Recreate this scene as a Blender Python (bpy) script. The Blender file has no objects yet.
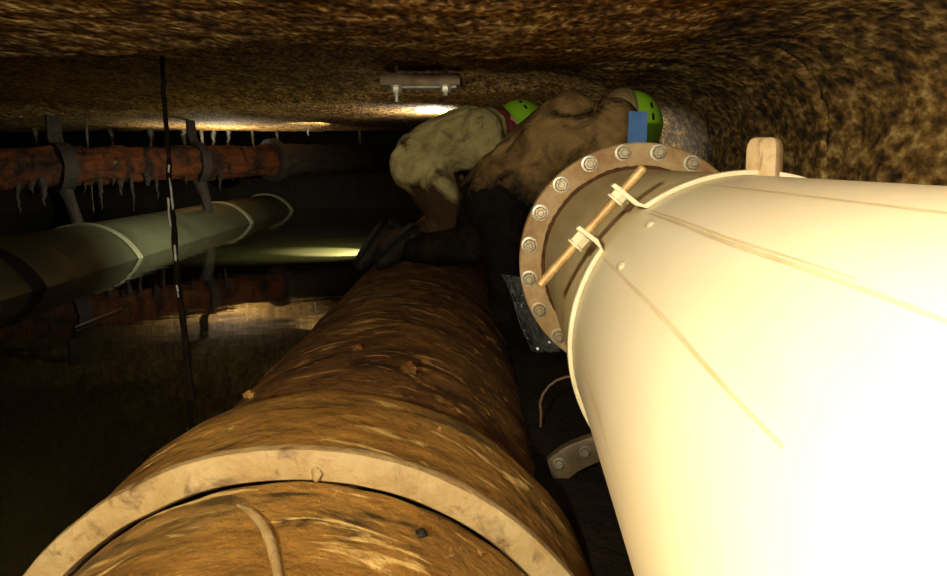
import bpy, bmesh, math, random
from mathutils import Vector, Matrix, noise
random.seed(7)
SC = bpy.context.scene
COL = SC.collection
Z0 = 1.36                       # lens height above the tunnel floor
F = 700.0                       # focal length in pixels of a 947 px wide frame
PITCH = math.atan(120 / F)
YAW = math.atan(31.5 / math.hypot(F, 120))
FW = Vector((-math.sin(YAW) * math.cos(PITCH), math.cos(YAW) * math.cos(PITCH), -math.sin(PITCH)))
RT = Vector((math.cos(YAW), math.sin(YAW), 0))
UP = RT.cross(FW)
EYE = Vector((0, 0, Z0))

def ray(u, v):
    return RT * ((u - 473.5) / F) - UP * ((v - 288) / F) + FW
def at(u, v, y):
    """point at forward distance y seen at u, v"""
    d = ray(u, v)
    return EYE + d * (y / d.y)
def at_z(u, v, z):
    d = ray(u, v)
    return EYE + d * ((z - Z0) / d.z)

# ------------------------------------------------------------------ helpers
def lin(c):
    return tuple(((x / 255) / 12.92 if x <= 10 else ((x / 255 + .055) / 1.055) ** 2.4) for x in c) + (1,)

def tag(o, label=None, cat=None, group=None, kind=None):
    if label: o['label'] = label
    if cat: o['category'] = cat
    if group: o['group'] = group
    if kind: o['kind'] = kind
    return o

def thing(name, label, cat, loc=(0, 0, 0), group=None):
    o = bpy.data.objects.new(name, None)
    COL.objects.link(o)
    o.location = loc
    o.empty_display_size = .1
    return tag(o, label, cat, group)

def obj(name, bm, mats, parent=None, smooth=True):
    """links a bmesh (in world coordinates) as one mesh object"""
    me = bpy.data.meshes.new(name)
    bmesh.ops.recalc_face_normals(bm, faces=bm.faces)
    org = Vector((0, 0, 0))
    if parent is None:
        lo = Vector([min(v.co[i] for v in bm.verts) for i in range(3)])
        hi = Vector([max(v.co[i] for v in bm.verts) for i in range(3)])
        org = Vector(((lo.x + hi.x) / 2, (lo.y + hi.y) / 2, lo.z))
    else:
        org = parent.location.copy() if parent.parent is None else parent.parent.location + parent.location
    bmesh.ops.translate(bm, verts=bm.verts, vec=-org)
    bm.to_mesh(me)
    bm.free()
    if not isinstance(mats, (list, tuple)): mats = [mats]
    for m in mats: me.materials.append(m)
    for p in me.polygons: p.use_smooth = smooth
    o = bpy.data.objects.new(name, me)
    COL.objects.link(o)
    if parent is None: o.location = org
    else: o.parent = parent
    if smooth:
        try: me.set_sharp_from_angle(angle=math.radians(38))
        except Exception: pass
    return o

def frame(d):
    d = Vector(d).normalized()
    a = Vector((0, 0, 1)) if abs(d.z) < .95 else Vector((0, 1, 0))
    e1 = d.cross(a).normalized()          # for d = +Y this is +X
    e2 = e1.cross(d).normalized()         # and this +Z
    return e1, e2, d

def lathe(bm, P, D, prof, seg=64, closed=False, a0=0., a1=2 * math.pi, mat=0, wob=None, caps=False):
    """revolve (t, r) about the line P + D t"""
    e1, e2, D = frame(D)
    full = abs(a1 - a0 - 2 * math.pi) < 1e-6
    n = seg if full else seg + 1
    rings = []
    for (t, r) in prof:
        ring = []
        for i in range(n):
            a = a0 + (a1 - a0) * i / seg
            rr = r + (wob(t, a) if wob else 0)
            ring.append(bm.verts.new(P + D * t + (e1 * math.cos(a) + e2 * math.sin(a)) * rr))
        rings.append(ring)
    m = len(rings)
    for j in range(m if closed else m - 1):
        A, B = rings[j], rings[(j + 1) % m]
        for i in range(seg):
            k = (i + 1) % n
            f = bm.faces.new((A[i], A[k], B[k], B[i])); f.material_index = mat
    if closed and not full:
        for i in (0, n - 1):
            f = bm.faces.new([r[i] for r in rings]); f.material_index = mat
    if caps and not closed:
        for r in (rings[0], rings[-1]):
            f = bm.faces.new(r); f.material_index = mat
    return bm

def tube(bm, pts, r, seg=10, mat=0):
    """round bar through pts; r number or list"""
    pts = [Vector(p) for p in pts]
    rs = r if isinstance(r, (list, tuple)) else [r] * len(pts)
    rings = []
    ref = None
    for i, p in enumerate(pts):
        d = (pts[min(i + 1, len(pts) - 1)] - pts[max(i - 1, 0)]).normalized()
        e1, e2, _ = frame(d)
        if ref is not None:
            e1 = (ref - d * ref.dot(d)).normalized(); e2 = e1.cross(d)
        ref = e1
        rings.append([bm.verts.new(p + (e1 * math.cos(2 * math.pi * k / seg) + e2 * math.sin(2 * math.pi * k / seg)) * rs[i]) for k in range(seg)])
    for A, B in zip(rings, rings[1:]):
        for k in range(seg):
            f = bm.faces.new((A[k], A[(k + 1) % seg], B[(k + 1) % seg], B[k])); f.material_index = mat
    for R in (rings[0], rings[-1]):
        f = bm.faces.new(R); f.material_index = mat
    return bm

def ribbon(bm, pts, axis, w, nrm, th, mat=0):
    """flat bar through pts: w wide along axis, th thick along each nrm"""
    ax = Vector(axis).normalized()
    rings = []
    for p, n in zip(pts, nrm):
        n = Vector(n).normalized()
        rings.append([bm.verts.new(Vector(p) + ax * (sx * w / 2) + n * (sz * th)) for sx, sz in ((-1, 0), (1, 0), (1, 1), (-1, 1))])
    for A, B in zip(rings, rings[1:]):
        for k in range(4):
            f = bm.faces.new((A[k], A[(k + 1) % 4], B[(k + 1) % 4], B[k])); f.material_index = mat
    for R in (rings[0], rings[-1]):
        f = bm.faces.new(R); f.material_index = mat
    return bm

def bevel(bm, w, seg=2):
    ed = [e for e in bm.edges if len(e.link_faces) == 2 and e.calc_face_angle(0) > .6]
    bmesh.ops.bevel(bm, geom=ed, offset=w, segments=seg, affect='EDGES', profile=.5)
    return bm

def box(bm, c, ex, ey, ez, mat=0):
    """box centred on c with half-extent vectors"""
    c, ex, ey, ez = Vector(c), Vector(ex), Vector(ey), Vector(ez)
    v = [bm.verts.new(c + ex * a + ey * b + ez * d) for a in (-1, 1) for b in (-1, 1) for d in (-1, 1)]
    for q in ((0, 1, 3, 2), (4, 5, 7, 6), (0, 1, 5, 4), (2, 3, 7, 6), (0, 2, 6, 4), (1, 3, 7, 5)):
        f = bm.faces.new([v[i] for i in q]); f.material_index = mat
    return bm

def hexbolt(bm, p, d, s, mat_n=0, mat_w=0, mat_b=0, ang=0.):
    """washer, hex nut and bolt end standing on p along d; s = across flats"""
    lathe(bm, p, d, [(0, 0.0001), (0, s * .76), (s * .14, s * .74), (s * .16, s * .55)], 28, mat=mat_w)
    ap = s / 2 / math.cos(math.pi / 6)
    lathe(bm, p, d, [(s * .1, ap), (s * .66, ap), (s * .76, ap * .9), (s * .76, .0001)], 6, mat=mat_n, a0=ang, a1=ang + 2 * math.pi)
    lathe(bm, p, d, [(s * .5, s * .31), (s * 1.02, s * .31), (s * 1.08, s * .27), (s * 1.08, .0001)], 18, mat=mat_b)

# ------------------------------------------------------------------ materials
def newmat(name):
    m = bpy.data.materials.new(name); m.use_nodes = True
    nt = m.node_tree
    return m, nt, nt.nodes['Principled BSDF']

def nd(nt, typ, **kw):
    n = nt.nodes.new(typ)
    for k, v in kw.items():
        if k in n.inputs.keys(): n.inputs[k].default_value = v
        else: setattr(n, k, v)
    return n

def ramp(nt, fac, stops):
    r = nt.nodes.new('ShaderNodeValToRGB')
    el = r.color_ramp.elements
    while len(el) < len(stops): el.new(.5)
    for e, (p, c) in zip(el, stops):
        e.position = p; e.color = c
    nt.links.new(fac, r.inputs[0])
    return r

def coords(nt, scale=(1, 1, 1), rot=(0, 0, 0)):
    tc = nt.nodes.new('ShaderNodeTexCoord'); mp = nt.nodes.new('ShaderNodeMapping')
    mp.inputs['Scale'].default_value = scale; mp.inputs['Rotation'].default_value = rot
    nt.links.new(tc.outputs['Object'], mp.inputs[0])
    return mp.outputs[0]

def noisy(name, stops, scale=6, detail=8, rough=.7, bump=.3, bscale=60, bdist=.004, metal=0., stretch=(1, 1, 1), spec=.4, coat=0., distort=.3, second=None):
    """noise-coloured surface: stops = [(pos, srgb)], second = (scale, stretch, lo, hi, srgb) overlays a stain"""
    m, nt, b = newmat(name)
    co = coords(nt, stretch)
    n = nd(nt, 'ShaderNodeTexNoise', Scale=scale, Detail=detail, Roughness=.65, Distortion=distort)
    nt.links.new(co, n.inputs['Vector'])
    r = ramp(nt, n.outputs['Fac'], [(p, lin(c)) for p, c in stops])
    out = r.outputs[0]
    for s in (second or []):
        co2 = coords(nt, s[1])
        n2 = nd(nt, 'ShaderNodeTexNoise', Scale=s[0], Detail=6, Roughness=.6, Distortion=.6)
        nt.links.new(co2, n2.inputs['Vector'])
        r2 = ramp(nt, n2.outputs['Fac'], [(s[2], (0, 0, 0, 1)), (s[3], (1, 1, 1, 1))])
        mx = nt.nodes.new('ShaderNodeMix'); mx.data_type = 'RGBA'
        nt.links.new(r2.outputs[0], mx.inputs[0]); nt.links.new(out, mx.inputs[6])
        mx.inputs[7].default_value = lin(s[4])
        out = mx.outputs[2]
    nt.links.new(out, b.inputs['Base Color'])
    b.inputs['Roughness'].default_value = rough
    b.inputs['Metallic'].default_value = metal
    b.inputs['Specular IOR Level'].default_value = spec
    b.inputs['Coat Weight'].default_value = coat
    b.inputs['Coat Roughness'].default_value = .25
    if bump:
        co3 = coords(nt, (1, 1, 1))
        n3 = nd(nt, 'ShaderNodeTexNoise', Scale=bscale, Detail=5, Roughness=.6)
        nt.links.new(co3, n3.inputs['Vector'])
        bp = nd(nt, 'ShaderNodeBump', Strength=bump, Distance=bdist)
        nt.links.new(n3.outputs['Fac'], bp.inputs['Height'])
        nt.links.new(bp.outputs[0], b.inputs['Normal'])
    return m

def concrete(name, stops, vs=55, bump=1., bdist=.02, rough=.85):
    """sprayed concrete: grains of two sizes in colour and relief over broad stains"""
    m, nt, b = newmat(name)
    co = coords(nt, (1, .5, 1))
    n = nd(nt, 'ShaderNodeTexNoise', Scale=2.4, Detail=5, Roughness=.6, Distortion=.4)
    g = nd(nt, 'ShaderNodeTexNoise', Scale=vs, Detail=2, Roughness=.5)
    g2 = nd(nt, 'ShaderNodeTexNoise', Scale=vs * .3, Detail=2, Roughness=.6)
    for x in (n, g, g2): nt.links.new(co, x.inputs['Vector'])
    def ma(x, k, y):
        q = nt.nodes.new('ShaderNodeMath'); q.operation = 'MULTIPLY_ADD'; q.inputs[1].default_value = k
        nt.links.new(x, q.inputs[0])
        if y is None: q.inputs[2].default_value = 0
        else: nt.links.new(y, q.inputs[2])
        return q.outputs[0]
    f = ma(g.outputs['Fac'], .5, ma(g2.outputs['Fac'], .3, ma(n.outputs['Fac'], .2, None)))
    r = ramp(nt, f, [(p, lin(c)) for p, c in stops])
    nt.links.new(r.outputs[0], b.inputs['Base Color'])
    b.inputs['Roughness'].default_value = rough
    b.inputs['Specular IOR Level'].default_value = .3
    h = ma(g.outputs['Fac'], .6, ma(g2.outputs['Fac'], .8, None))
    bp = nd(nt, 'ShaderNodeBump', Strength=bump, Distance=bdist)
    nt.links.new(h, bp.inputs['Height'])
    nt.links.new(bp.outputs[0], b.inputs['Normal'])
    return m

M = {}
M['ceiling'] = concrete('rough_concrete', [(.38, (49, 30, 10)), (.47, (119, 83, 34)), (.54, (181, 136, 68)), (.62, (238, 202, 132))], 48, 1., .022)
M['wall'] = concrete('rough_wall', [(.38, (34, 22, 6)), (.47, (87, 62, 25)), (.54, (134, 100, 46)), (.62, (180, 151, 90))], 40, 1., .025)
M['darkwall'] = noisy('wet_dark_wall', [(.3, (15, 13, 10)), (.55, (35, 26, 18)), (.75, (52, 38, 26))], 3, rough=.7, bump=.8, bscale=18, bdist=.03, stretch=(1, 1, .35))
M['floor'] = noisy('mud_floor', [(.3, (40, 30, 18)), (.7, (80, 60, 36))], 3, rough=.8)
M['white'] = noisy('cream_painted_steel', [(.3, (226, 208, 158)), (.5, (236, 222, 182)), (.7, (240, 230, 198))], 3.2, rough=.42, bump=.06, bscale=30, bdist=.002, stretch=(1, .25, 1), spec=.4,
                   second=[(7, (1, .06, 1), .66, .84, (206, 180, 126)), (15, (1, .035, 1), .66, .78, (150, 112, 60))])
M['flange'] = noisy('rusty_cream_flange', [(.28, (153, 108, 63)), (.5, (200, 163, 108)), (.72, (226, 200, 151))], 7, rough=.6, bump=.25, bscale=70,
                    second=[(4, (1, 1, 1), .5, .75, (153, 106, 61))])
M['seal'] = noisy('brown_sealant', [(.3, (60, 36, 18)), (.7, (120, 80, 44))], 30, rough=.8)
M['zinc'] = noisy('zinc_plated', [(.3, (190, 176, 146)), (.7, (236, 226, 200))], 20, rough=.35, metal=.2, bump=.1)
M['nut'] = noisy('brassy_nut', [(.3, (176, 156, 118)), (.7, (226, 208, 168))], 20, rough=.35, metal=.25, bump=.1)
M['rodm'] = noisy('yellow_chromate_rod', [(.3, (150, 118, 72)), (.7, (200, 166, 110))], 25, rough=.5, metal=.4, bump=.5, bscale=300, bdist=.002)
M['strap'] = noisy('cream_strap', [(.3, (200, 184, 140)), (.7, (228, 216, 180))], 9, rough=.5, bump=.1)
M['tabm'] = noisy('tan_steel_lug', [(.3, (150, 120, 76)), (.5, (186, 156, 110)), (.75, (204, 180, 138))], 16, rough=.6, bump=.2, second=[(30, (1, 1, .5), .6, .72, (110, 72, 40))])
M['iron'] = noisy('muddy_iron', [(.28, (37, 22, 10)), (.45, (78, 49, 22)), (.6, (105, 71, 34)), (.75, (136, 100, 54))], 4.5, rough=.55, bump=.5, bscale=55, bdist=.006, coat=.15,
                  second=[(9, (1, .5, 1), .58, .72, (44, 27, 13)), (22, (.35, 1, 1), .66, .74, (161, 129, 76))])
M['irondark'] = noisy('wet_dark_iron', [(.28, (38, 23, 9)), (.45, (76, 48, 19)), (.6, (104, 70, 30)), (.78, (138, 100, 48))], 6, rough=.7, bump=.8, bscale=34, bdist=.012, spec=.2, distort=1.,
                      second=[(10, (.6, 1, 1), .54, .68, (40, 24, 11)), (20, (.3, 1, 1), .57, .65, (164, 124, 66)), (34, (1, .3, 1), .66, .72, (150, 112, 60))])
for k_ in ('irondark',): M[k_].node_tree.nodes['Principled BSDF'].inputs['Coat Weight'].default_value = 0
M['bell'] = noisy('ochre_bell', [(.28, (62, 41, 15)), (.45, (114, 80, 32)), (.6, (144, 106, 48)), (.78, (172, 134, 72))], 5, rough=.55, bump=.7, bscale=34, bdist=.012, spec=.25, stretch=(.5, 1, 1),
                  second=[(5, (.5, 1, 1), .52, .70, (66, 50, 20)), (14, (.25, 1, .6), .56, .66, (46, 34, 14)), (26, (.2, 1, .5), .58, .66, (196, 164, 100)), (40, (1, .3, 1), .68, .73, (190, 158, 96))])
M['bellface'] = noisy('pale_bell_rim', [(.25, (96, 69, 32)), (.45, (138, 113, 69)), (.7, (157, 137, 95))], 9, rough=.65, bump=.6, bscale=60, bdist=.006,
                      second=[(16, (1, 1, 1), .56, .70, (75, 51, 23))])
M['greypipe'] = noisy('grey_plastic_pipe', [(.3, (54, 52, 38)), (.6, (70, 68, 50)), (.8, (84, 81, 60))], 2.5, rough=.4, bump=.1, second=[(6, (1, .3, 1), .58, .75, (46, 39, 26))])
M['band'] = noisy('pale_band', [(.3, (112, 106, 82)), (.7, (134, 128, 102))], 8, rough=.5, bump=.1)
M['gasket'] = noisy('black_rubber', [(.3, (16, 16, 16)), (.7, (34, 32, 30))], 10, rough=.6, spec=.12)
M['rust'] = noisy('flaking_rust', [(.32, (17, 9, 5)), (.46, (54, 28, 12)), (.58, (85, 39, 15)), (.75, (51, 35, 21))], 4, rough=.85, bump=.8, bscale=24, bdist=.03, spec=.15,
                  second=[(7, (1, 1, .35), .54, .66, (21, 14, 9)), (5, (1, 1, 1), .70, .77, (126, 111, 89))])
M['rustdark'] = noisy('dark_rust', [(.3, (18, 9, 6)), (.6, (42, 25, 14)), (.8, (64, 42, 28))], 8, rough=.8, bump=.8, bscale=30, bdist=.02)
M['crust'] = noisy('black_crust', [(.3, (14, 9, 6)), (.6, (34, 24, 16)), (.8, (70, 52, 36))], 14, rough=.7, bump=.5, bscale=60, spec=.12)
M['limewhite'] = noisy('white_lime', [(.3, (170, 164, 150)), (.7, (220, 216, 204))], 14, rough=.4, bump=.3)
M['darksteel'] = noisy('dark_stained_steel', [(.3, (52, 42, 28)), (.7, (104, 88, 62))], 14, rough=.5, metal=.3, bump=.3)
M['stained'] = noisy('yellowed_pipe_end', [(.3, (220, 188, 122)), (.5, (236, 212, 152)), (.7, (240, 224, 176))], 6, rough=.45, bump=.1, stretch=(1, .4, 1),
                    second=[(12, (1, .4, 1), .66, .78, (170, 124, 70)), (5, (1, 3, 1), .64, .74, (200, 156, 92))])
M['lugshade'] = noisy('faint_lug_shadow', [(.35, (206, 182, 132)), (.6, (228, 210, 166))], 14, rough=.45, bump=0, stretch=(1, .3, 1))  # tone of the painted clamp shadow strips
M['gapblack'] = noisy('gap_black', [(.3, (10, 8, 6)), (.7, (30, 23, 16))], 9, rough=.8, bump=.6, bscale=25, bdist=.02, spec=.12)  # black of the sheet added in the gap
M['lime'] = noisy('lime_deposit', [(.3, (51, 40, 29)), (.55, (87, 75, 58)), (.75, (164, 160, 145))], 14, rough=.4, bump=.5, bscale=40, stretch=(1, 1, .5))
M['steel'] = noisy('dull_steel', [(.3, (96, 90, 76)), (.7, (150, 142, 122))], 10, rough=.45, metal=.5, bump=.2)
M['steelrust'] = noisy('stained_steel', [(.3, (96, 72, 48)), (.7, (150, 124, 92))], 10, rough=.55, metal=.3, bump=.3)
M['plastic'] = noisy('grey_polythene', [(.3, (50, 50, 48)), (.6, (90, 90, 86)), (.8, (170, 170, 164))], 9, rough=.2, spec=.7, coat=.6, bump=.4, bscale=25, bdist=.01)
M['bluecard'] = noisy('blue_tape', [(.3, (66, 104, 160)), (.7, (92, 134, 190))], 12, rough=.7, bump=.1)
M['helmet'] = noisy('lime_helmet', [(.3, (128, 180, 30)), (.7, (148, 200, 44))], 4, rough=.35, bump=0, coat=.3)
M['black'] = noisy('black_rubber_boot', [(.3, (16, 14, 12)), (.6, (34, 28, 22)), (.8, (70, 56, 40))], 7, rough=.6, bump=.4, spec=.12)
M['glove'] = noisy('dirty_glove', [(.3, (60, 46, 32)), (.7, (140, 120, 90))], 9, rough=.8)
M['maroon'] = noisy('maroon_hood', [(.3, (96, 28, 30)), (.7, (132, 44, 42))], 9, rough=.8)
M['skin'] = noisy('skin', [(.3, (176, 120, 92)), (.7, (200, 146, 116))], 12, rough=.5)
M['eye'] = noisy('eye', [(.3, (225, 220, 210)), (.7, (235, 230, 220))], 4, rough=.2, bump=0)
M['housing'] = noisy('lamp_housing', [(.3, (40, 40, 38)), (.7, (70, 68, 62))], 12, rough=.5)
M['orange'] = noisy('wire_coating', [(.3, (70, 50, 30)), (.7, (110, 80, 50))], 12, rough=.6)
m, nt, b = newmat('lamp_lens')
b.inputs['Emission Color'].default_value = (1, .95, .8, 1); b.inputs['Emission Strength'].default_value = 12
M['lens'] = m
# murky water
m, nt, b = newmat('murky_water')
co = coords(nt, (1, 1, 1))
n = nd(nt, 'ShaderNodeTexNoise', Scale=1.3, Detail=4, Roughness=.5, Distortion=.6); nt.links.new(co, n.inputs['Vector'])
r = ramp(nt, n.outputs['Fac'], [(.3, lin((21, 18, 8))), (.7, lin((31, 29, 13)))]); nt.links.new(r.outputs[0], b.inputs['Base Color'])
b.inputs['Roughness'].default_value = .04; b.inputs['IOR'].default_value = 1.33; b.inputs['Specular IOR Level'].default_value = .5
n2 = nd(nt, 'ShaderNodeTexNoise', Scale=5., Detail=2, Roughness=.4); nt.links.new(co, n2.inputs['Vector'])
bp = nd(nt, 'ShaderNodeBump', Strength=.12, Distance=.01); nt.links.new(n2.outputs['Fac'], bp.inputs['Height']); nt.links.new(bp.outputs[0], b.inputs['Normal'])
M['water'] = m

def coverall(name, light, mid, dark, zlo, zhi):
    """work cloth soaked and muddied up to the waist (mud line broken by noise)"""
    m, nt, b = newmat(name)
    co = coords(nt)
    n = nd(nt, 'ShaderNodeTexNoise', Scale=5, Detail=8, Roughness=.65, Distortion=.8); nt.links.new(co, n.inputs['Vector'])
    c1 = ramp(nt, n.outputs['Fac'], [(.36, lin(mid)), (.46, lin(tuple((a + b) / 2 for a, b in zip(mid, light)))), (.62, lin(light))])
    sp = nt.nodes.new('ShaderNodeSeparateXYZ'); nt.links.new(co, sp.inputs[0])
    mr = nt.nodes.new('ShaderNodeMapRange'); mr.inputs[1].default_value = zlo; mr.inputs[2].default_value = zhi
    nt.links.new(sp.outputs[2], mr.inputs[0])
    n2 = nd(nt, 'ShaderNodeTexNoise', Scale=6, Detail=6, Roughness=.6, Distortion=.5); nt.links.new(co, n2.inputs['Vector'])
    ad = nt.nodes.new('ShaderNodeMath'); ad.operation = 'ADD'; nt.links.new(mr.outputs[0], ad.inputs[0]); nt.links.new(n2.outputs['Fac'], ad.inputs[1])
    r = ramp(nt, ad.outputs[0], [(.78, (0, 0, 0, 1)), (1.0, (1, 1, 1, 1))])
    mx = nt.nodes.new('ShaderNodeMix'); mx.data_type = 'RGBA'
    nt.links.new(r.outputs[0], mx.inputs[0]); mx.inputs[6].default_value = lin(dark); nt.links.new(c1.outputs[0], mx.inputs[7])
    nt.links.new(mx.outputs[2], b.inputs['Base Color'])
    n4 = nd(nt, 'ShaderNodeTexNoise', Scale=3.2, Detail=7, Roughness=.7, Distortion=1.2); nt.links.new(co, n4.inputs['Vector'])
    r4 = ramp(nt, n4.outputs['Fac'], [(.54, (0, 0, 0, 1)), (.64, (1, 1, 1, 1))])
    mx2 = nt.nodes.new('ShaderNodeMix'); mx2.data_type = 'RGBA'
    nt.links.new(r4.outputs[0], mx2.inputs[0]); nt.links.new(mx.outputs[2], mx2.inputs[6]); mx2.inputs[7].default_value = lin(tuple(int(a * .55 + b_ * .3) for a, b_ in zip(dark, mid)))
    nt.links.new(mx2.outputs[2], b.inputs['Base Color'])
    b.inputs['Roughness'].default_value = .8; b.inputs['Specular IOR Level'].default_value = .1
    n3 = nd(nt, 'ShaderNodeTexNoise', Scale=14, Detail=4, Distortion=1.5); nt.links.new(co, n3.inputs['Vector'])
    bp = nd(nt, 'ShaderNodeBump', Strength=.6, Distance=.02); nt.links.new(n3.outputs['Fac'], bp.inputs['Height']); nt.links.new(bp.outputs[0], b.inputs['Normal'])
    return m

# ------------------------------------------------------------------ setting
CZ = .38                                  # ceiling above the lens
WATER = Z0 - .68
REC, LIP = .13, .06
Y1, Y2, Y3 = 2.40, 5.95, 9.90             # recess start, recess end, soffit end
def fbm(p, s, o=4): return noise.fractal(Vector(p) * s, 1.0, 2.0, o)
def sstep(a, b, x):
    t = min(1, max(0, (x - a) / (b - a))); return t * t * (3 - 2 * t)
def ceil_z(x, y):
    e1 = 2.30 - .15 * (max(x, -3) + .7) + .015 * fbm((x, 3.1, 0), 3); e2 = 4.77 - .42 * (max(min(x, .2), -4.6) + .85) + .01 * fbm((x, 9.1, 0), 3)
    if y <= e1: z = CZ
    elif y < Y3:
        soft = 2.2 * sstep(-.85, .0, x)          # the arris dies out towards the right
        z = CZ + REC * (1 if soft < .02 else sstep(0, soft, y - e1))
        if e2 - .45 < y < e2: z -= LIP * (y - e2 + .45) / .45
    else: z = CZ + .95
    k = sstep(.2, .55, x)
    return z if y > Y3 else z * (1 - k) + CZ * k
bm = bmesh.new()
ys = [-1.7]
while ys[-1] < 12.2:
    ys.append(ys[-1] + (max(.016, .009 * abs(ys[-1])) if ys[-1] < 7 else .1))
for e in (Y3,):
    ys += [e - .025, e - .02, e + .02, e + .025]
ys = sorted(ys)
xs = [-7.7 + .04 * i for i in range(124)]
while xs[-1] < .55: xs.append(xs[-1] + .022)
xs[-1] = .56
grid = []
for y in ys:
    row = []
    for x in xs:
        a = .007 if y < Y3 else .02
        z = ceil_z(x, y) + a * fbm((x, y, 0), 9, 5) + .012 * fbm((x, y, 5), 1.3, 3)
        row.append(bm.verts.new((x, y, Z0 + z)))
    grid.append(row)
for A, B in zip(grid, grid[1:]):
    for i in range(len(xs) - 1): bm.faces.new((A[i], A[i + 1], B[i + 1], B[i]))
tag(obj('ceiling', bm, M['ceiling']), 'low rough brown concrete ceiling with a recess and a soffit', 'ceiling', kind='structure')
# right wall: rounds down out of the ceiling
prof = [(.55 + .0, 0)]
WX = .95
pr = []
for i in range(17):
    a = math.pi / 2 * i / 16
    pr.append((WX - .40 + .40 * math.sin(a), -.30 + .30 * math.cos(a)))
while pr[-1][1] > -1.80: pr.append((WX, pr[-1][1] - .024))
pr = [(.55, .0)] + pr[1:]
bm = bmesh.new(); grid = []
ysr = ys
for y in ysr:
    row = []
    for k, (x, dz) in enumerate(pr):
        d = .008 * fbm((x, y, dz), 11, 5) + .03 * fbm((x + 7, y, dz), 1.6, 3)
        crack = 0
        yc = 2.13 + .04 * fbm((0, 0, dz), 6)
        crack = .03 * math.exp(-((y - yc) / .012) ** 2)
        nx = sstep(0, .3, x - .55)
        cz = ceil_z(.56, y) + .007 * fbm((.56, y, 0), 9, 5) + .012 * fbm((.56, y, 5), 1.3, 3)
        zz = cz * (1 - nx) + CZ * nx if y < Y3 else CZ + .95
        row.append(bm.verts.new(((.56 if k == 0 else x + (d + crack) * nx), y, Z0 + zz + dz)))
    grid.append(row)
for A, B in zip(grid, grid[1:]):
    for i in range(len(pr) - 1): bm.faces.new((A[i], A[i + 1], B[i + 1], B[i]))
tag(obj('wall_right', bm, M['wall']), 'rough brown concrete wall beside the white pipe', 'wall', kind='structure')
def slab(name, c, ex, ey, ez, m, label, cat):
    bm = bmesh.new(); box(bm, c, ex, ey, ez)
    return tag(obj(name, bm, m, smooth=False), label, cat, kind='structure')
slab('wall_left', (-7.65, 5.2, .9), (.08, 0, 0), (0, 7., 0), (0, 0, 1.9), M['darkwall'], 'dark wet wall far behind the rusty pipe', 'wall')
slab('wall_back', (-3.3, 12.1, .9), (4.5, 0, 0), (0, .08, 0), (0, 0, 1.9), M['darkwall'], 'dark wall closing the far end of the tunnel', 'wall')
slab('floor', (-3.3, 5.2, -.06), (4.5, 0, 0), (0, 7., 0), (0, 0, .06), M['floor'], 'muddy tunnel floor under the flood water', 'floor')
bm = bmesh.new()
q = [bm.verts.new(p) for p in ((-7.57, -1.7, WATER), (WX + .06, -1.7, WATER), (WX + .06, 12.02, WATER), (-7.57, 12.02, WATER))]
bm.faces.new(q)
tag(obj('flood_water', bm, M['water']), 'murky green flood water standing between the pipes', 'water', kind='stuff')

# ------------------------------------------------------------------ white pipe on the right
WP = Vector((.422, 0, Z0 - .329)); WD = Vector((.008, 1, .009)).normalized()
WF, WS = 2.337, 1.269
WR = .305
E1, E2, _ = frame(WD)
def wplane(u, v, t):
    d = ray(u, v); C = WP + WD * t
    return EYE + d * ((C - EYE).dot(WD) / d.dot(WD))
def wang(p):
    r = p - WP; r = r - WD * r.dot(WD)
    return math.atan2(r.dot(E2), r.dot(E1)), r.length
def rad(a): return E1 * math.cos(a) + E2 * math.sin(a)
w = thing('water_pipe', 'large cream white steel pipe along the right wall ending in a bolted flange', 'pipe', (WP.x, 1.0, WP.z - WR))
bm = bmesh.new()
lathe(bm, WP, WD, [(-1.65, WR - .012), (-1.65, WR)] + [(-1.65 + .1 * i, WR) for i in range(1, 29)] + [(WS, WR)], 128)
obj('pipe_body', bm, M['white'], w)
bm = bmesh.new()
lathe(bm, WP, WD, [(WS, WR)] + [(WS + .05 * i, WR) for i in range(1, 21)] + [(WF + .03, WR), (WF + .03, WR - .012)], 128)
tag(obj('pipe_end', bm, M['stained'], w), 'yellow-stained pipe end between clamp and flange')
bm = bmesh.new()
lathe(bm, WP, WD, [(WF, .309), (WF, .386), (WF + .004, .39), (WF + .032, .39), (WF + .036, .386), (WF + .036, .309)], 128, closed=True)
fl = obj('flange', bm, M['flange'], w)
bm = bmesh.new()
lathe(bm, WP, WD, [(WF - .012, WR), (WF - .002, WR + .012), (WF + .01, WR + .010), (WF + .01, WR)], 128, closed=True, wob=lambda t, a: .0025 * math.sin(a * 37) * math.sin(a * 23 + 1) if t < WF else 0)
obj('weld_bead', bm, M['seal'], fl)
bm = bmesh.new()
lathe(bm, WP, WD, [(WF + .042, .27), (WF + .042, .386), (WF + .075, .39), (WF + .075, .27)], 96, closed=True)
obj('backing_flange', bm, M['flange'], w)
for k in range(20):
    a = math.radians(9.3 + 18 * k)
    bm = bmesh.new()
    hexbolt(bm, WP + WD * WF + rad(a) * .3615, -WD, .036, 0, 1, 0, ang=a + random.random())
    obj('bolt', bm, [M['nut'], M['zinc']], fl)
# clamp round the pipe
SP = WP + WD * WS
cl = thing('pipe_clamp', 'cream strap clamp with a threaded tightening rod around the white pipe', 'clamp', (SP.x, SP.y, SP.z))
kL = wplane(602, 242, WS); kR = wplane(640, 210, WS)
aL, rL = wang(kL); aR, rR = wang(kR)
if aL < 0: aL += 2 * math.pi
if aR < 0: aR += 2 * math.pi
def earpts(k, tip, n=6):
    return [k.lerp(tip, i / n) for i in range(n + 1)]
tipL = wplane(579, 225, WS); tipR = wplane(610, 186, WS)
rodA = wplane(539, 286, WS - .0); rodB = wplane(644, 167, WS)
bm = bmesh.new()
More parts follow.
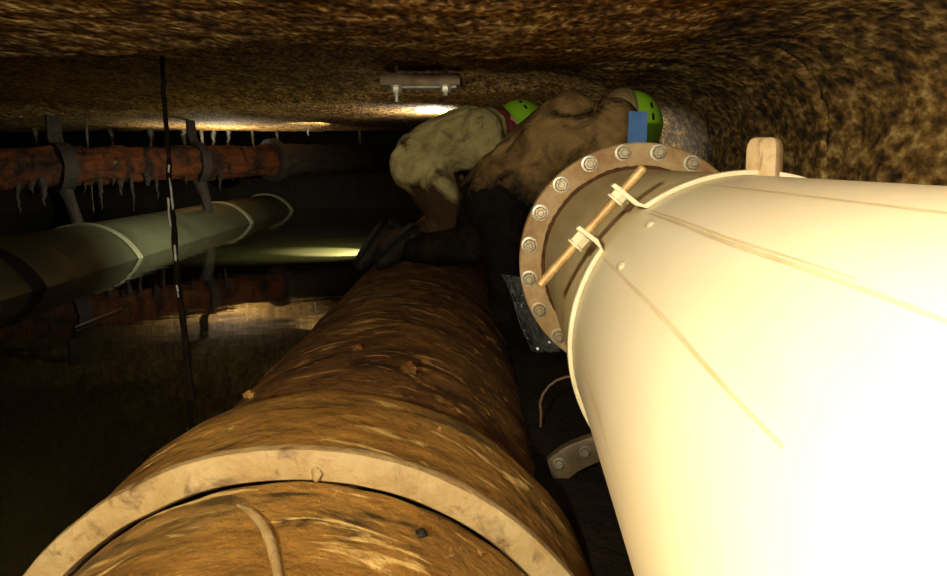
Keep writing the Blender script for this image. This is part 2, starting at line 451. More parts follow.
# the strap runs from the left ear under the pipe to the right ear
pts, nr = [], []
th = .009
dR = (tipR - kR).normalized(); dL = (tipL - kL).normalized()
tang = (kR - kL).normalized()
for i in range(5):
    p = tipL.lerp(kL, i / 5); pts.append(p); nr.append(-tang)
N = 150
a_start, a_end = aL, aR + 2 * math.pi
for i in range(N + 1):
    f = i / N
    a = (aL + .035) + (aR + 2 * math.pi - .035 - aL - .035) * f
    pts.append(SP + rad(a) * (WR + .0005)); nr.append(rad(a))
for i in range(1, 6):
    p = kR.lerp(tipR, i / 5); pts.append(p); nr.append(tang)
ribbon(bm, pts, WD, .03, nr, th)
bmesh.ops.recalc_face_normals(bm, faces=bm.faces)
bevel(bm, .0022, 2)
obj('strap', bm, M['strap'], cl)
bm = bmesh.new()
L = (rodB - rodA).length; n = 46
lathe(bm, rodA, rodB - rodA, [(0, .0001), (0, .0068)] + [(L * i / (2 * n), .0092 if i % 2 else .0082) for i in range(1, 2 * n)] + [(L, .0068), (L, .0001)], 18)
rod = obj('threaded_rod', bm, M['rodm'], cl)
for f in ((581, 239, -1), (621, 194, 1)):
    p = wplane(f[0], f[1], WS)
    s = (p - rodA).dot(rodB - rodA) / L
    d = (rodB - rodA).normalized()
    c = rodA + d * s
    bm = bmesh.new()
    lathe(bm, c - d * .008 * 1, d, [(-.004, .0001), (-.004, .0150), (.016, .0150), (.016, .0001)], 6)
    lathe(bm, c, d, [(-.017, .0001), (-.017, .017), (-.013, .017), (-.013, .0001)], 20)
    obj('nut', bm, M['strap'], cl)
# blunt steel lug on the strap at the crown of the pipe
aT = math.radians(104)
base = wplane(769, 184, WS - .03)
a_t, r_t = wang(base)
tabc = WP + WD * (WS + .0) + rad(a_t) * WR
tb = bmesh.new()
up = Vector((-.03, 0, 1)).normalized()
rx = Vector((math.cos(math.radians(-38)), math.sin(math.radians(-38)), 0)); ry = Vector((-rx.y, rx.x, 0))
secs = [(-.02, 1.), (.044, 1.), (.054, .95), (.062, .83), (.066, .62)]
rings = []
for h, s in secs:
    c = tabc + up * h
    rings.append([tb.verts.new(c + rx * (.026 * sx * s) + ry * (.021 * sy * s)) for sx, sy in ((-1, -1), (1, -1), (1, 1), (-1, 1))])
for A, B in zip(rings, rings[1:]):
    for k in range(4): tb.faces.new((A[k], A[(k + 1) % 4], B[(k + 1) % 4], B[k]))
tb.faces.new(rings[0]); tb.faces.new(rings[-1])
bmesh.ops.recalc_face_normals(tb, faces=tb.faces)
bevel(tb, .004, 2)
obj('lug', tb, M['tabm'], cl)
bm = bmesh.new()
pb = wplane(818, 183, WS - .02)
ab, _r = wang(pb)
hexbolt(bm, WP + WD * (WS - .02) + rad(ab) * (WR - .002), rad(ab), .011)
tag(obj('hex_bolt', bm, M['zinc']), 'small pale bolt head on the crown of the white pipe right of the tan lug', 'bolt')
# weld nibs with bright tips on the pipe flank
for i, (u, v, lab) in enumerate(((621, 266, 'small pale weld nib on white pipe below the clamp rod'), (650, 224, 'small pale weld nib on white pipe below the right clamp ear'))):
    d = ray(u, v)
    # nearest hit on the pipe
    best = None
    for k in range(4000):
        p = EYE + d * (.3 + k * .0006); rr = p - WP; rr -= WD * rr.dot(WD)
        if rr.length <= WR: best = p; break
    if best:
        nrm = (best - WP); nrm -= WD * nrm.dot(WD); nrm.normalize()
        bm = bmesh.new()
        lathe(bm, best - nrm * .001, nrm, [(0, .009), (.003, .008), (.0055, .005), (.006, .0001)], 16)
        for v_ in bm.verts:
            k = (v_.co - best).dot(WD); v_.co += WD * k * 1.2
        tag(obj('weld_nib', bm, M['strap']), lab, 'weld')

# thin brown strips painting the clamp lugs' long shadows along the pipe
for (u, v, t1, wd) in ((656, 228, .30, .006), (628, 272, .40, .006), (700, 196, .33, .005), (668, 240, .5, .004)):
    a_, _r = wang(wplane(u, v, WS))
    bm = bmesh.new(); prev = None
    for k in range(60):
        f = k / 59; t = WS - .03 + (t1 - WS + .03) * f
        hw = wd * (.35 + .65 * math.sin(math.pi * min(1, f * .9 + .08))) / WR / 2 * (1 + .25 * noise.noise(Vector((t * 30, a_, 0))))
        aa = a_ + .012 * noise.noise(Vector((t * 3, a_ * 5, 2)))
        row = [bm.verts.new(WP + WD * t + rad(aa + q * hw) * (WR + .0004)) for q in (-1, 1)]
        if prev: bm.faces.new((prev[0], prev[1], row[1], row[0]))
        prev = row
    obj('lug_shadow', bm, M['lugshade'], w)

# ------------------------------------------------------------------ brown iron pipes
BP = Vector((-.245, 0, Z0 - .881)); BD = Vector((-.052, 1, -.003)).normalized()
BF, BR, BB = .914, .45, .496
def rough(amp, s):
    def f(t, a): return amp * fbm((t, math.cos(a) * .5, math.sin(a) * .5), s, 4)
    return f
far = thing('iron_pipe', 'long muddy brown iron pipe with wide socket joint in the foreground', 'pipe', BP + BD * 2 - Vector((0, 0, BR)))
bm = bmesh.new()
pf = [(1.22 + .03 * i, BR) for i in range(80)] + [(3.65 + .12 * i, BR) for i in range(68)]
lathe(bm, BP, BD, pf, 120, wob=rough(.008, 6), caps=True)
obj('pipe_body', bm, M['irondark'], far)
bm = bmesh.new()
pf = [(BF, BB - .006), (BF + .006, BB)] + [(BF + .02 * i, BB) for i in range(1, 13)] + [(1.175, BB - .001), (1.195, BB - .006), (1.215, BB - .022), (1.24, BR + .012), (1.28, BR + .003), (1.30, BR - .004)]
lathe(bm, BP, BD, pf, 160, wob=rough(.005, 7))
obj('socket', bm, M['bell'], far)
bm = bmesh.new()
lathe(bm, BP, BD, [(BF + .02, BR - .006), (BF + .0, BR - .001), (BF - .010, BR + .005), (BF - .012, BB - .008), (BF - .006, BB + .001), (BF + .006, BB + .003), (BF + .02, BB)], 200, wob=rough(.003, 9))
obj('socket_rim', bm, M['bellface'], far)
near = thing('iron_pipe', 'near brown iron pipe entering the pale rim of the socket', 'pipe', BP - Vector((0, 0, BR)))
bm = bmesh.new()
pf = [(-1.65 + .025 * i, BR - .003) for i in range(103)] + [(BF - .004, BR - .003)]
lathe(bm, BP, BD, pf, 160, wob=rough(.006, 6))
obj('pipe_body', bm, M['bell'], near)
# hits on the brown pipe
def bhit(u, v, r=BR):
    d = ray(u, v); 
    for k in range(8000):
        p = EYE + d * (.2 + k * .0006); rr = p - BP; rr -= BD * rr.dot(BD)
        if rr.length <= r: return p, rr.normalized()
    return None, None
bm = bmesh.new()
pts = []
for u, v in ((238, 503), (252, 510), (263, 522), (271, 540), (276, 560), (280, 585), (283, 610)):
    p, nn = bhit(u, v); pts.append(p - nn * .002)
tube(bm, [p - Vector((0, 0, .002)) for p in pts], [.003, .006, .0065, .0065, .006, .006, .006], 10)
obj('mortar_ridge', bm, M['bellface'], near)
def lump(name, u, v, s, m, label, cat, group=None, r=BR, flat=.7):
    p, nn = bhit(u, v, r)
    bm = bmesh.new()
    bmesh.ops.create_icosphere(bm, subdivisions=3, radius=s)
    sd = random.random() * 50
    for q in bm.verts:
        k = 1 + .55 * noise.noise(q.co / s * 1.4 + Vector((sd, 0, 0)))
        q.co = q.co * k; q.co.z *= flat
    rot = nn.to_track_quat('Z', 'Y').to_matrix().to_4x4()
    bmesh.ops.transform(bm, verts=bm.verts, matrix=Matrix.Translation(p + nn * s * flat * .35) @ rot)
    return tag(obj(name, bm, m), label, cat, group)
lump('mud_clod', 421, 534, .008, M['black'], 'dark mud clod on the near iron pipe below the pale rim', 'mud')
lump('mud_clod', 480, 553, .006, M['bell'], 'small brown mud clod lower right of the dark one on the near pipe', 'mud')
lump('mud_clod', 249, 396, .011, M['bell'], 'brown mud clod on the left shoulder of the socket', 'mud', r=BB)
lump('mud_clod', 357, 350, .016, M['irondark'], 'brown mud clod on the crown of the iron pipe behind the socket', 'mud')
lump('mud_clod', 408, 371, .022, M['irondark'], 'larger mud clod behind the socket right of the crown', 'mud')
for i in range(3):
    u, v = ((174, 492), (317, 477), (404, 476))[i]
    lump('mud_drip', u, v, .007, M['bellface'], 'pale mud drip hanging from the socket rim, ' + ('at its left', 'near its top', 'right of its top')[i], 'mud', r=BR + .012, flat=1.5)

# ------------------------------------------------------------------ grey pipe at the left, half under water
g0 = at_z(46, 287, WATER); g1 = at_z(252, 223, WATER)
gd = (g1 - g0); gd.z = 0; gd.normalize()
GR = .454
side = Vector((gd.y, -gd.x, 0))            # towards the lens
h = .20
off = math.sqrt(GR ** 2 - h ** 2)
GP = g0 - side * off + Vector((0, 0, -h))
gp = thing('grey_pipe', 'grey pipe with pale bands half sunk in the flood water', 'pipe', GP - Vector((0, 0, GR)))
bm = bmesh.new()
lathe(bm, GP, gd, [(-3.0, .0001), (-3., GR)] + [(-3 + .4 * i, GR) for i in range(1, 25)] + [(7.8, GR), (7.8, .0001)], 96)
obj('pipe_body', bm, M['greypipe'], gp)
def gt(u, v):
    return (at_z(u, v, WATER) - GP).dot(gd)
def gband(name, t, w_, th_, m):
    bm = bmesh.new()
    lathe(bm, GP, gd, [(t - w_ / 2, GR - .01), (t - w_ / 2, GR + th_ * .8), (t - w_ / 2 + .01, GR + th_), (t + w_ / 2 - .01, GR + th_), (t + w_ / 2, GR + th_ * .8), (t + w_ / 2, GR - .01)], 96, closed=True)
    obj(name, bm, m, gp)
gband('rubber_joint', gt(40, 289), .14, .012, M['gasket'])
gband('sleeve', gt(64, 281.5), .42, .014, M['greypipe'])
gband('band', gt(139, 258), .09, .016, M['band'])
gband('band', gt(252, 223), .13, .016, M['band'])
gband('band', gt(296, 210.5), .22, .03, M['band'])
gband('band', gt(315, 206), .16, .016, M['band'])

# ------------------------------------------------------------------ rusty pipe and its hangers
R0 = at(0, 169.5, 6.0); R1 = at(250, 161, 8.2)
rd = (R1 - R0).normalized(); RR = .178
rp = thing('rusty_pipe', 'old orange rusted pipe running along the far left under the ceiling', 'pipe', R0 - Vector((0, 0, RR)))
bm = bmesh.new()
lathe(bm, R0, rd, [(-1.6 + .05 * i, RR) for i in range(92)], 64, wob=rough(.03, 5), caps=True)
obj('pipe_body', bm, M['rust'], rp)
bm = bmesh.new()
lathe(bm, R0, rd, [(2.96 + .05 * i, RR) for i in range(58)], 64, wob=rough(.03, 5), caps=True)
obj('far_section', bm, M['rustdark'], rp)
bm = bmesh.new()
lathe(bm, R0, rd, [(2.9, .12), (2.9, RR + .07), (3.0, RR + .07), (3.0, .12)], 48, closed=True, wob=rough(.02, 9))
obj('coupling', bm, M['rustdark'], rp)
def hanger(u, lab, wd=.13):
    # strap from the soffit round the front of the pipe, then a post down to the water
    best = min((i * .01 for i in range(-150, 500)), key=lambda t: abs(((R0 + rd * t - EYE).dot(RT) / (R0 + rd * t - EYE).dot(FW)) * F + 473.5 - u))
    c = R0 + rd * best
    fr = Vector((rd.y, -rd.x, 0)).normalized()
    t = thing('pipe_hanger', lab, 'hanger', (c.x, c.y, WATER), 'rusted hangers of the old pipe')
    bm = bmesh.new()
    pts, nr = [], []
    top = Z0 + CZ + REC + .01
    for z in (top, c.z + RR + .1): pts.append(Vector((c.x, c.y, z)) - fr * .06); nr.append(fr)
    for k in range(13):
        a = math.pi * (k / 12) - math.pi / 2
        pts.append(c + fr * math.cos(a) * (RR + .015) - Vector((0, 0, math.sin(a) * (RR + .02)))); nr.append(fr * math.cos(a) - Vector((0, 0, math.sin(a))) + fr * .01)
    ribbon(bm, pts, rd, wd, nr, .03)
    for v in bm.verts: v.co += Vector((fbm(v.co, 6), fbm(v.co + Vector((9, 0, 0)), 6), 0)) * .012
    obj('strap', bm, M['rustdark'], t)
    bm = bmesh.new()
    b0 = c - Vector((0, 0, RR)); tube(bm, [b0 + fr * .04, b0 + fr * .05 + rd * .04 - Vector((0, 0, .15)), b0 + fr * .06 + rd * .08 - Vector((0, 0, .32)), Vector((b0.x, b0.y, WATER - .1)) + fr * .06 + rd * .1], [.075, .055, .05, .05], 10)
    for v in bm.verts: v.co += Vector((fbm(v.co, 8), fbm(v.co + Vector((9, 0, 0)), 8), 0)) * .02
    obj('post', bm, M['rustdark'], t)
hanger(60, 'rusted strap and post around the old rusty pipe at the far left')
hanger(196, 'second rusted strap and post on the old rusty pipe, right of the thin rod', .1)

# lime drips under the soffit edge and pipe
drips = [(86, 118, 212, 5.4, .010), (201, 128, 176, 6.9, .020), (213, 128, 159, 7.1, .026), (252, 128, 152, 7.2, .02), (360, 130, 158, 7.2, .02), (308, 127, 136, 6.6, .016), (183, 128, 150, 7.0, .03), (228, 128, 146, 7.2, .03), (150, 126, 170, 7.0, .03), (110, 128, 150, 6.8, .03), (34, 128, 146, 6.6, .03), (277, 129, 145, 7.2, .02)]
names = ['long thin dark drip line left of the tall rod', 'brown lime drip right of the tall rod above the grey pipe', 'white tipped lime drip under the soffit right of the rod', 'stubby lime drip under the soffit edge left of the bright ceiling patch',
         'pale thread of lime hanging left of the kneeling worker', 'tiny lime drip under the bright ceiling patch', 'dark stub of lime just right of the rod', 'short dark lime stub between the two pale drips',
         'dark drip on the rusty pipe just left of the rod', 'dark lime stub midway between hanger and rod', 'leftmost short dark lime stub under the soffit', 'short lime stub below the left end of the bright ceiling patch']
for (u, v0, v1, y, r0), nm in zip(drips, names):
    y *= 1.36; r0 *= 1.3
    bm = bmesh.new()
    A = at(u, v0, y); A.z = Z0 + CZ + REC + .035; Bp = at(u, v1, y); Bp.x = A.x + random.uniform(-.02, .03)
    pts = [A.lerp(Bp, k / 9) + Vector((random.uniform(-1, 1), random.uniform(-1, 1), 0)) * r0 * .25 for k in range(10)]
    tube(bm, pts, [r0 * (1.5 if k == 0 else 1.0 - .075 * k + random.uniform(-.1, .15)) for k in range(10)], 8)
    tag(obj('lime_drip', bm, M['lime']), nm, 'drip', 'lime drips under the soffit')

for i, (u, ln) in enumerate(((10, .30), (24, .12), (33, .24), (78, .16), (92, .32), (104, .10), (113, .20), (124, .36), (139, .12), (150, .26), (178, .14), (211, .22), (226, .12))):
    t_ = min((k * .01 for k in range(-150, 400)), key=lambda t: abs(((R0 + rd * t - EYE).dot(RT) / (R0 + rd * t - EYE).dot(FW)) * F + 473.5 - u))
    c = R0 + rd * t_ + Vector((rd.y, -rd.x, 0)) * (.10 + .02 * (i % 3)) - Vector((0, 0, RR * .5))
    bm = bmesh.new()
    r0 = random.uniform(.010, .034)
    pts = [c + Vector((random.uniform(-1, 1) * .008, random.uniform(-1, 1) * .008, -ln * k / 9)) for k in range(10)]
    tube(bm, pts, [r0 * (1.5 - .14 * k + random.uniform(-.12, .12)) for k in range(10)], 8)
    tag(obj('rust_drip', bm, M['rustdark']), 'dark rust drip hanging from the underside of the old rusty pipe', 'drip', 'rust drips under the old pipe')

# tall crusted rod hanging into the water
def yr(v): return 3.28 + (1.95 - 3.28) * (v - 60) / 345
ps = [at(u, v, yr(v)) for u, v in ((162, 60), (165, 112), (169, 165), (172, 205), (175, 245), (178, 285), (183, 320), (187, 355), (190, 385), (194, 415))]
ps[0].z = Z0 + ceil_z(ps[0].x, ps[0].y) + .01
bm = bmesh.new()
fine = []
for a, b_ in zip(ps, ps[1:]):
    for k in range(6): fine.append(a.lerp(b_, k / 6))
fine.append(ps[-1])
fine = [p + Vector((fbm((0, 0, p.z), 11), fbm((5, 0, p.z), 11), 0)) * .006 for p in fine]
tube(bm, fine, [.0105 + .004 * fbm((3, 0, p.z), 16) for p in fine], 10)
ro = obj('hanging_rod', bm, M['crust'])
tag(ro, 'tall thin crusted rod hanging from the ceiling into the water at left', 'rod')
for (va, vb, off_) in ((165, 172, .006), (180, 212, .008), (195, 222, -.008), (245, 262, .006), (282, 300, .004)):
    bm = bmesh.new()
    def rp_(v):
        best = min(fine, key=lambda p: abs((288 - (p - EYE).dot(UP) / (p - EYE).dot(FW) * F) - v)); return best
    pts = [rp_(va + (vb - va) * k / 6) + Vector((off_, -.014, 0)) for k in range(7)]
    pts = [p - Vector((0, 0, .0008 * k)) for k, p in enumerate(pts)]
    tube(bm, pts, [.002, .004, .0045, .004, .005, .004, .002], 8)
    o = obj('lime_crust', bm, M['limewhite'], ro)

# pale bar laid on the water in place of a reflected streak
bm = bmesh.new()
a, b_ = at_z(75, 328, WATER + .004), at_z(122, 309, WATER + .004)
tube(bm, [a.lerp(b_, k / 8) + Vector((0, random.uniform(-.01, .01), .004)) for k in range(9)], [.003, .005, .004, .005, .003, .004, .003, .003, .002], 8)
tag(obj('reflection_streak', bm, M['band']), 'thin pale bar painted in as a reflected streak on the dark water left of the rod', 'reflection')

# ------------------------------------------------------------------ plate bolted in the ceiling recess
pz = Z0 + CZ + .065
pl = at_z(422, 92, Z0 + CZ - .0)
yp = pl.y * 1.08
cp = thing('ceiling_plate', 'rectangular steel plate bolted to the ceiling above the workers', 'plate', (at(422, 85, 3.75).x, 3.75, Z0 + .40))
c = Vector((at(423, 85, 3.75).x, 3.75, Z0 + .440))
PT = ceil_z(c.x, 3.75) + Z0 + .015 - c.z
bm = bmesh.new(); box(bm, c, (.20, 0, 0), (0, .13, 0), (0, 0, .028)); bevel(bm, .004)
obj('plate', bm, M['steelrust'], cp)
bm = bmesh.new()
box(bm, c + Vector((.03, -.06, -.034)), (.15, 0, 0), (0, .03, 0), (0, 0, .006)); bevel(bm, .003)
obj('flat_bar', bm, M['steel'], cp)
for sx, ln in ((-.125, .05), (.125, .02)):
    bm = bmesh.new(); hexbolt(bm, c + Vector((sx, -.09, -.028)), (0, 0, -1), .045)
    lathe(bm, c + Vector((sx, -.09, -.028)), (0, 0, -1), [(-PT - .028, .0001), (-PT - .028, .010), (.03 + ln, .010), (.03 + ln, .0001)], 14)
    obj('bolt', bm, M['zinc'], cp)

# ------------------------------------------------------------------ saddle bracket under the white pipe
sb = thing('saddle_bracket', 'dark curved steel bracket with two bolts between the brown and white pipes', 'bracket', at(575, 470, 1.45))
bm = bmesh.new()
tS = 1.42
pts, nr = [], []
for k in range(19):
    u = 551 + (600 - 551) * k / 18
    v = 470 - 14 * (k / 18) - 16 * math.sin(math.pi * k / 18 * .8)
    pts.append(wplane(u, v, tS))
Rm = [(wplane(556, 490, tS) - wplane(550, 462, tS))]
e_in, e_out = [], []
for (uo, vo, ui, vi) in ((547, 461, 556, 491), (553, 456, 563, 486), (561, 450, 569, 479), (570, 445, 578, 472), (580, 441, 588, 467), (592, 437, 600, 462), (606, 434, 614, 458), (622, 432, 630, 455)):
    e_out.append((wplane(uo, vo, tS))); e_in.append((wplane(ui, vi, tS)))
fr_, bk_ = [], []
for A, B in zip(e_out, e_in):
    fr_.append((bm.verts.new(A), bm.verts.new(B))); bk_.append((bm.verts.new(A + WD * .025), bm.verts.new(B + WD * .025)))
for i in range(len(fr_) - 1):
    bm.faces.new((fr_[i][0], fr_[i][1], fr_[i + 1][1], fr_[i + 1][0])); bm.faces.new((bk_[i][0], bk_[i][1], bk_[i + 1][1], bk_[i + 1][0]))
    bm.faces.new((fr_[i][0], fr_[i + 1][0], bk_[i + 1][0], bk_[i][0])); bm.faces.new((fr_[i][1], fr_[i + 1][1], bk_[i + 1][1], bk_[i][1]))
for i in (0, -1): bm.faces.new((fr_[i][0], fr_[i][1], bk_[i][1], bk_[i][0]))
bmesh.ops.recalc_face_normals(bm, faces=bm.faces); bevel(bm, .003)
obj('plate', bm, M['darksteel'], sb)
for u, v in ((559, 463), (585, 451)):
    bm = bmesh.new(); hexbolt(bm, wplane(u, v, tS), -WD, .017)
    obj('bolt', bm, M['steel'], sb)
bm = bmesh.new()
pf = wplane(602, 470, tS + .03)
tube(bm, [pf + Vector((.02, .02, .03)), Vector((pf.x + .02, pf.y + .02, Z0 - .95)), Vector((pf.x + .02, pf.y + .02, .0))], .03, 12)
obj('post', bm, M['gasket'], sb)

bm = bmesh.new()  # dark sheet added to hide reflections and keep the gap black
gg = []
for j in range(70):
    y = .2 + j * .06
    row = []
    for i in range(30):
        x = -.08 + i * .0345
        h_ = .014 + .016 * fbm((x, y, 3), 3, 5) - .06 * sstep(3.6, 4.3, y)
        row.append(bm.verts.new((x, y, WATER + h_)))
    gg.append(row)
for A_, B_ in zip(gg, gg[1:]):
    for i in range(29): bm.faces.new((A_[i], A_[i + 1], B_[i + 1], B_[i]))
tag(obj('gap_dark_sheet', bm, M['gapblack']), 'black sheet added over the water to darken the gap between the two large pipes', 'mud', kind='stuff')

# loop of wire between the pipes
bm = bmesh.new()
wr = []
for u, v in ((541, 412), (540, 403), (543, 394), (549, 386), (557, 380), (566, 377), (576, 376), (590, 380)): wr.append(wplane(u, v, 1.75))
wr = [wr[0] - Vector((0, 0, .35))] + wr
tube(bm, wr, .0035, 8)
tag(obj('wire', bm, M['orange']), 'thin brown wire loop rising between the two large pipes', 'wire')

# crumpled polythene behind the flange
bm = bmesh.new()
cs = [[(501, 274), (520, 277), (545, 280)], [(507, 284), (522, 300), (550, 300)], [(512, 298), (527, 322), (555, 325)], [(520, 325), (537, 350), (560, 350)], [(532, 352), (546, 362), (566, 372)], [(534, 372), (548, 376), (562, 382)]]
NU, NV = 24, 60
g = []
for j in range(NV + 1):
    t = j / NV * (len(cs) - 1); i = min(int(t), len(cs) - 2); f = t - i
    row = []
    for k in range(NU + 1):
        s = k / NU * 2; q = min(int(s), 1); fs = s - q
        def L(a): return (a[q][0] * (1 - fs) + a[q + 1][0] * fs, a[q][1] * (1 - fs) + a[q + 1][1] * fs)
        p0, p1 = L(cs[i]), L(cs[i + 1])
        u, v = p0[0] * (1 - f) + p1[0] * f, p0[1] * (1 - f) + p1[1] * f
        dd = 2.50 + .03 * noise.noise(Vector((k * .35, j * .11, 0))) + .03 * abs(noise.noise(Vector((k * .2, j * .22, 4))))
        row.append(bm.verts.new(at(u, v, dd)))
    g.append(row)
for A, B in zip(g, g[1:]):
    for k in range(NU): bm.faces.new((A[k], A[k + 1], B[k + 1], B[k]))
o = obj('plastic_sheet', bm, M['plastic'])
sm = o.modifiers.new('thickness', 'SOLIDIFY'); sm.thickness = .002
tag(o, 'crumpled grey plastic sheet hanging behind the lower left of the flange', 'plastic sheet')

# blue card stuck behind the crown of the flange
bm = bmesh.new()
c = at(637.5, 131, 2.422); 
box(bm, c, (.0325, .006, 0), (0, .0015, 0), (.001, .002, .064)); 
tag(obj('blue_card', bm, M['bluecard'], smooth=False), 'blue card standing behind the top of the flange', 'card')

# ------------------------------------------------------------------ workers
def cap(bm, a, ra, b_, rb, seg=20):
    """closed tapered capsule"""
    a, b_ = Vector(a), Vector(b_)
    d = b_ - a; L = d.length
    if L < 1e-5: d = Vector((0, 0, 1)); L = 0
    prof = []
    for k in range(9):
        th_ = -math.pi / 2 + math.pi / 2 * k / 8
        prof.append((ra * math.sin(th_), max(ra * math.cos(th_), ra * .02)))
    for k in range(9):
        th_ = math.pi / 2 * k / 8
        prof.append((L + rb * math.sin(th_), max(rb * math.cos(th_), rb * .02)))
    lathe(bm, a, d, prof, seg, caps=True)

def blob(bm, c, X, Y, Z):
    """ellipsoid with half-axis vectors"""
    t = bmesh.new(); bmesh.ops.create_icosphere(t, subdivisions=3, radius=1)
    mp = {}
    for v in t.verts: mp[v.index] = bm.verts.new(Vector(c) + X * v.co.x + Y * v.co.y + Z * v.co.z)
    for f in t.faces: bm.faces.new([mp[v.index] for v in f.verts])
    t.free()

def fuse(bm, voxel, smooth_it=4, fold=None):
    """union of overlapping closed shapes as one continuous surface -> new bmesh"""
    bmesh.ops.recalc_face_normals(bm, faces=bm.faces)
    me = bpy.data.meshes.new('tmp'); bm.to_mesh(me); bm.free()
    o = bpy.data.objects.new('tmp', me); COL.objects.link(o)
    r = o.modifiers.new('r', 'REMESH'); r.mode = 'VOXEL'; r.voxel_size = voxel
    s = o.modifiers.new('s', 'SMOOTH'); s.iterations = smooth_it; s.factor = .5
    dg = bpy.context.evaluated_depsgraph_get()
    ev = o.evaluated_get(dg)
    out = bmesh.new(); out.from_mesh(ev.to_mesh()); ev.to_mesh_clear()
    bpy.data.objects.remove(o); bpy.data.meshes.remove(me)
    out.normal_update()
    if fold:
        for v in out.verts: v.co += v.normal * fold(v.co)
    return out

def head(bm, c, up_, fw):
    """skull, jaw, nose, brow, ears as overlapping shapes; returns the frame"""
    u = Vector(up_).normalized(); f = Vector(fw); f = (f - u * f.dot(u)).normalized(); l = u.cross(f)
    c = Vector(c)
    blob(bm, c + u * .02, f * .096, l * .076, u * .095)
    blob(bm, c - u * .055 + f * .03, f * .062, l * .056, u * .062)
    blob(bm, c - u * .02 + f * .098, f * .016, l * .013, u * .026)
    blob(bm, c + u * .012 + f * .082, f * .014, l * .05, u * .012)
    blob(bm, c - u * .062 + f * .085, f * .010, l * .024, u * .008)
    blob(bm, c - u * .10 + f * .07, f * .02, l * .022, u * .016)
    for s in (-1, 1): blob(bm, c + l * .078 * s - f * .01 - u * .01, f * .018, l * .009, u * .03)
    return c, u, f, l

def helmet(parent, c, u, f, l, m):
    bm = bmesh.new()
    c = c + u * .03
    rings = []
    prof = [(.0, .0, 1)] 
    n = 40
    prev = None
    rows = []
    for k in range(11):
        ph = math.pi / 2 * k / 10
        row = []
        for i in range(n):
            a = 2 * math.pi * i / n
            rr = math.cos(ph)
            ridge = .006 * math.exp(-((math.sin(a) * rr) / .16) ** 2) if k > 0 else 0
            row.append(bm.verts.new(c + f * (.132 * math.cos(a) * rr) + l * (.108 * math.sin(a) * rr) + u * (.118 * math.sin(ph) * (1 if k < 10 else 1) + ridge)))
        rows.append(row)
    # brim
    brim = []
    for i in range(n):
        a = 2 * math.pi * i / n
        ext = .012 + .045 * max(0, math.cos(a)) ** 2
        brim.append(bm.verts.new(c + f * ((.132 + ext) * math.cos(a)) + l * ((.108 + .010) * math.sin(a)) - u * (.008 + .012 * max(0, math.cos(a)))))
    rows = [brim] + rows
    for A, B in zip(rows, rows[1:]):
        for i in range(n): bm.faces.new((A[i], A[(i + 1) % n], B[(i + 1) % n], B[i]))
    bmesh.ops.remove_doubles(bm, verts=bm.verts, dist=.0004)
    h_ = obj('hard_hat', bm, m, parent)
    sd = h_.modifiers.new('thickness', 'SOLIDIFY'); sd.thickness = .004; sd.offset = -1
    for s in (-1, 1):
        for q in (0, .45):
            bm = bmesh.new()
            a = s * (math.pi / 2 + q)
            p = c + f * (.132 * math.cos(a) * .82) + l * (.108 * math.sin(a) * .82) + u * .118 * .572
            nn = (l * math.sin(a) / .108 * .82 + f * math.cos(a) / .132 * .82 + u * .572 / .118).normalized()
            tdir = nn.cross(u).normalized(); t2 = nn.cross(tdir)
            blob(bm, p, tdir * .016, t2 * .007, nn * .003)
            obj('vent_slot', bm, M['gasket'], h_)
    return h_

def hand(parent, wrist, d, palm_n, m):
    """gloved hand: palm, four unequal bent fingers and a thumb from the side of the palm"""
    d = Vector(d).normalized(); n = Vector(palm_n); n = (n - d * n.dot(d)).normalized(); s = d.cross(n)
    w0 = Vector(wrist)
    bm = bmesh.new()
    cap(bm, w0 - d * .03, .032, w0 + d * .02, .031, 14)
    blob(bm, w0 + d * .055, d * .052, s * .043, n * .019)
    for k, (ln, o_) in enumerate(((.036, -.033), (.042, -.011), (.040, .011), (.032, .032))):
        p = w0 + d * (.092 - abs(k - 1.3) * .004) + s * o_
        dd = d.copy()
        for j in range(3):
            dd = (dd + n * .45).normalized()
            q = p + dd * ln * (1 - .18 * j)
            cap(bm, p, .0105 - .0008 * j, q, .0098 - .0008 * j, 12); p = q
    p = w0 + d * .03 - s * .035; dd = (d * .6 - s * .7 + n * .35).normalized()
    for j in range(3):
        q = p + dd * (.036 - .004 * j); cap(bm, p, .0135 - .001 * j, q, .012 - .001 * j, 12); p = q
        dd = (dd + d * .35 + n * .2).normalized()
    out = fuse(bm, .0045, 2)
    return obj('glove', out, m, parent)

def boot(parent, ankle, toe_dir, shin_dir, m):
    """rubber boot: shaft up the shin, foot towards toe_dir, sole"""
    a = Vector(ankle); t = Vector(toe_dir).normalized(); s = Vector(shin_dir).normalized()
    dn = -(s - t * s.dot(t)).normalized(); lat = t.cross(dn)
    bm = bmesh.new()
    cap(bm, a + s * .20, .066, a, .052, 18)
    blob(bm, a + dn * .045 - t * .025, t * .055, lat * .042, dn * .05)
    cap(bm, a + dn * .055 + t * .02, .045, a + dn * .062 + t * .13, .040, 18)
    blob(bm, a + dn * .068 + t * .15, t * .055, lat * .046, dn * .034)
    out = fuse(bm, .008, 3)
    o = obj('boot', out, m, parent)
    bm = bmesh.new()
    pts, n = [], 28
    for lev in (0.085, 0.105):
        row = []
        for i in range(n):
            an = 2 * math.pi * i / n
            x = math.cos(an) * .135 + .055; y = math.sin(an) * (.043 + .006 * math.cos(an))
            row.append(bm.verts.new(a + t * x + lat * y + dn * lev))
        pts.append(row)
    for i in range(n): bm.faces.new((pts[0][i], pts[0][(i + 1) % n], pts[1][(i + 1) % n], pts[1][i]))
    bm.faces.new(pts[0]); bm.faces.new(pts[1])
    obj('sole', bm, M['gasket'], o)
    return o

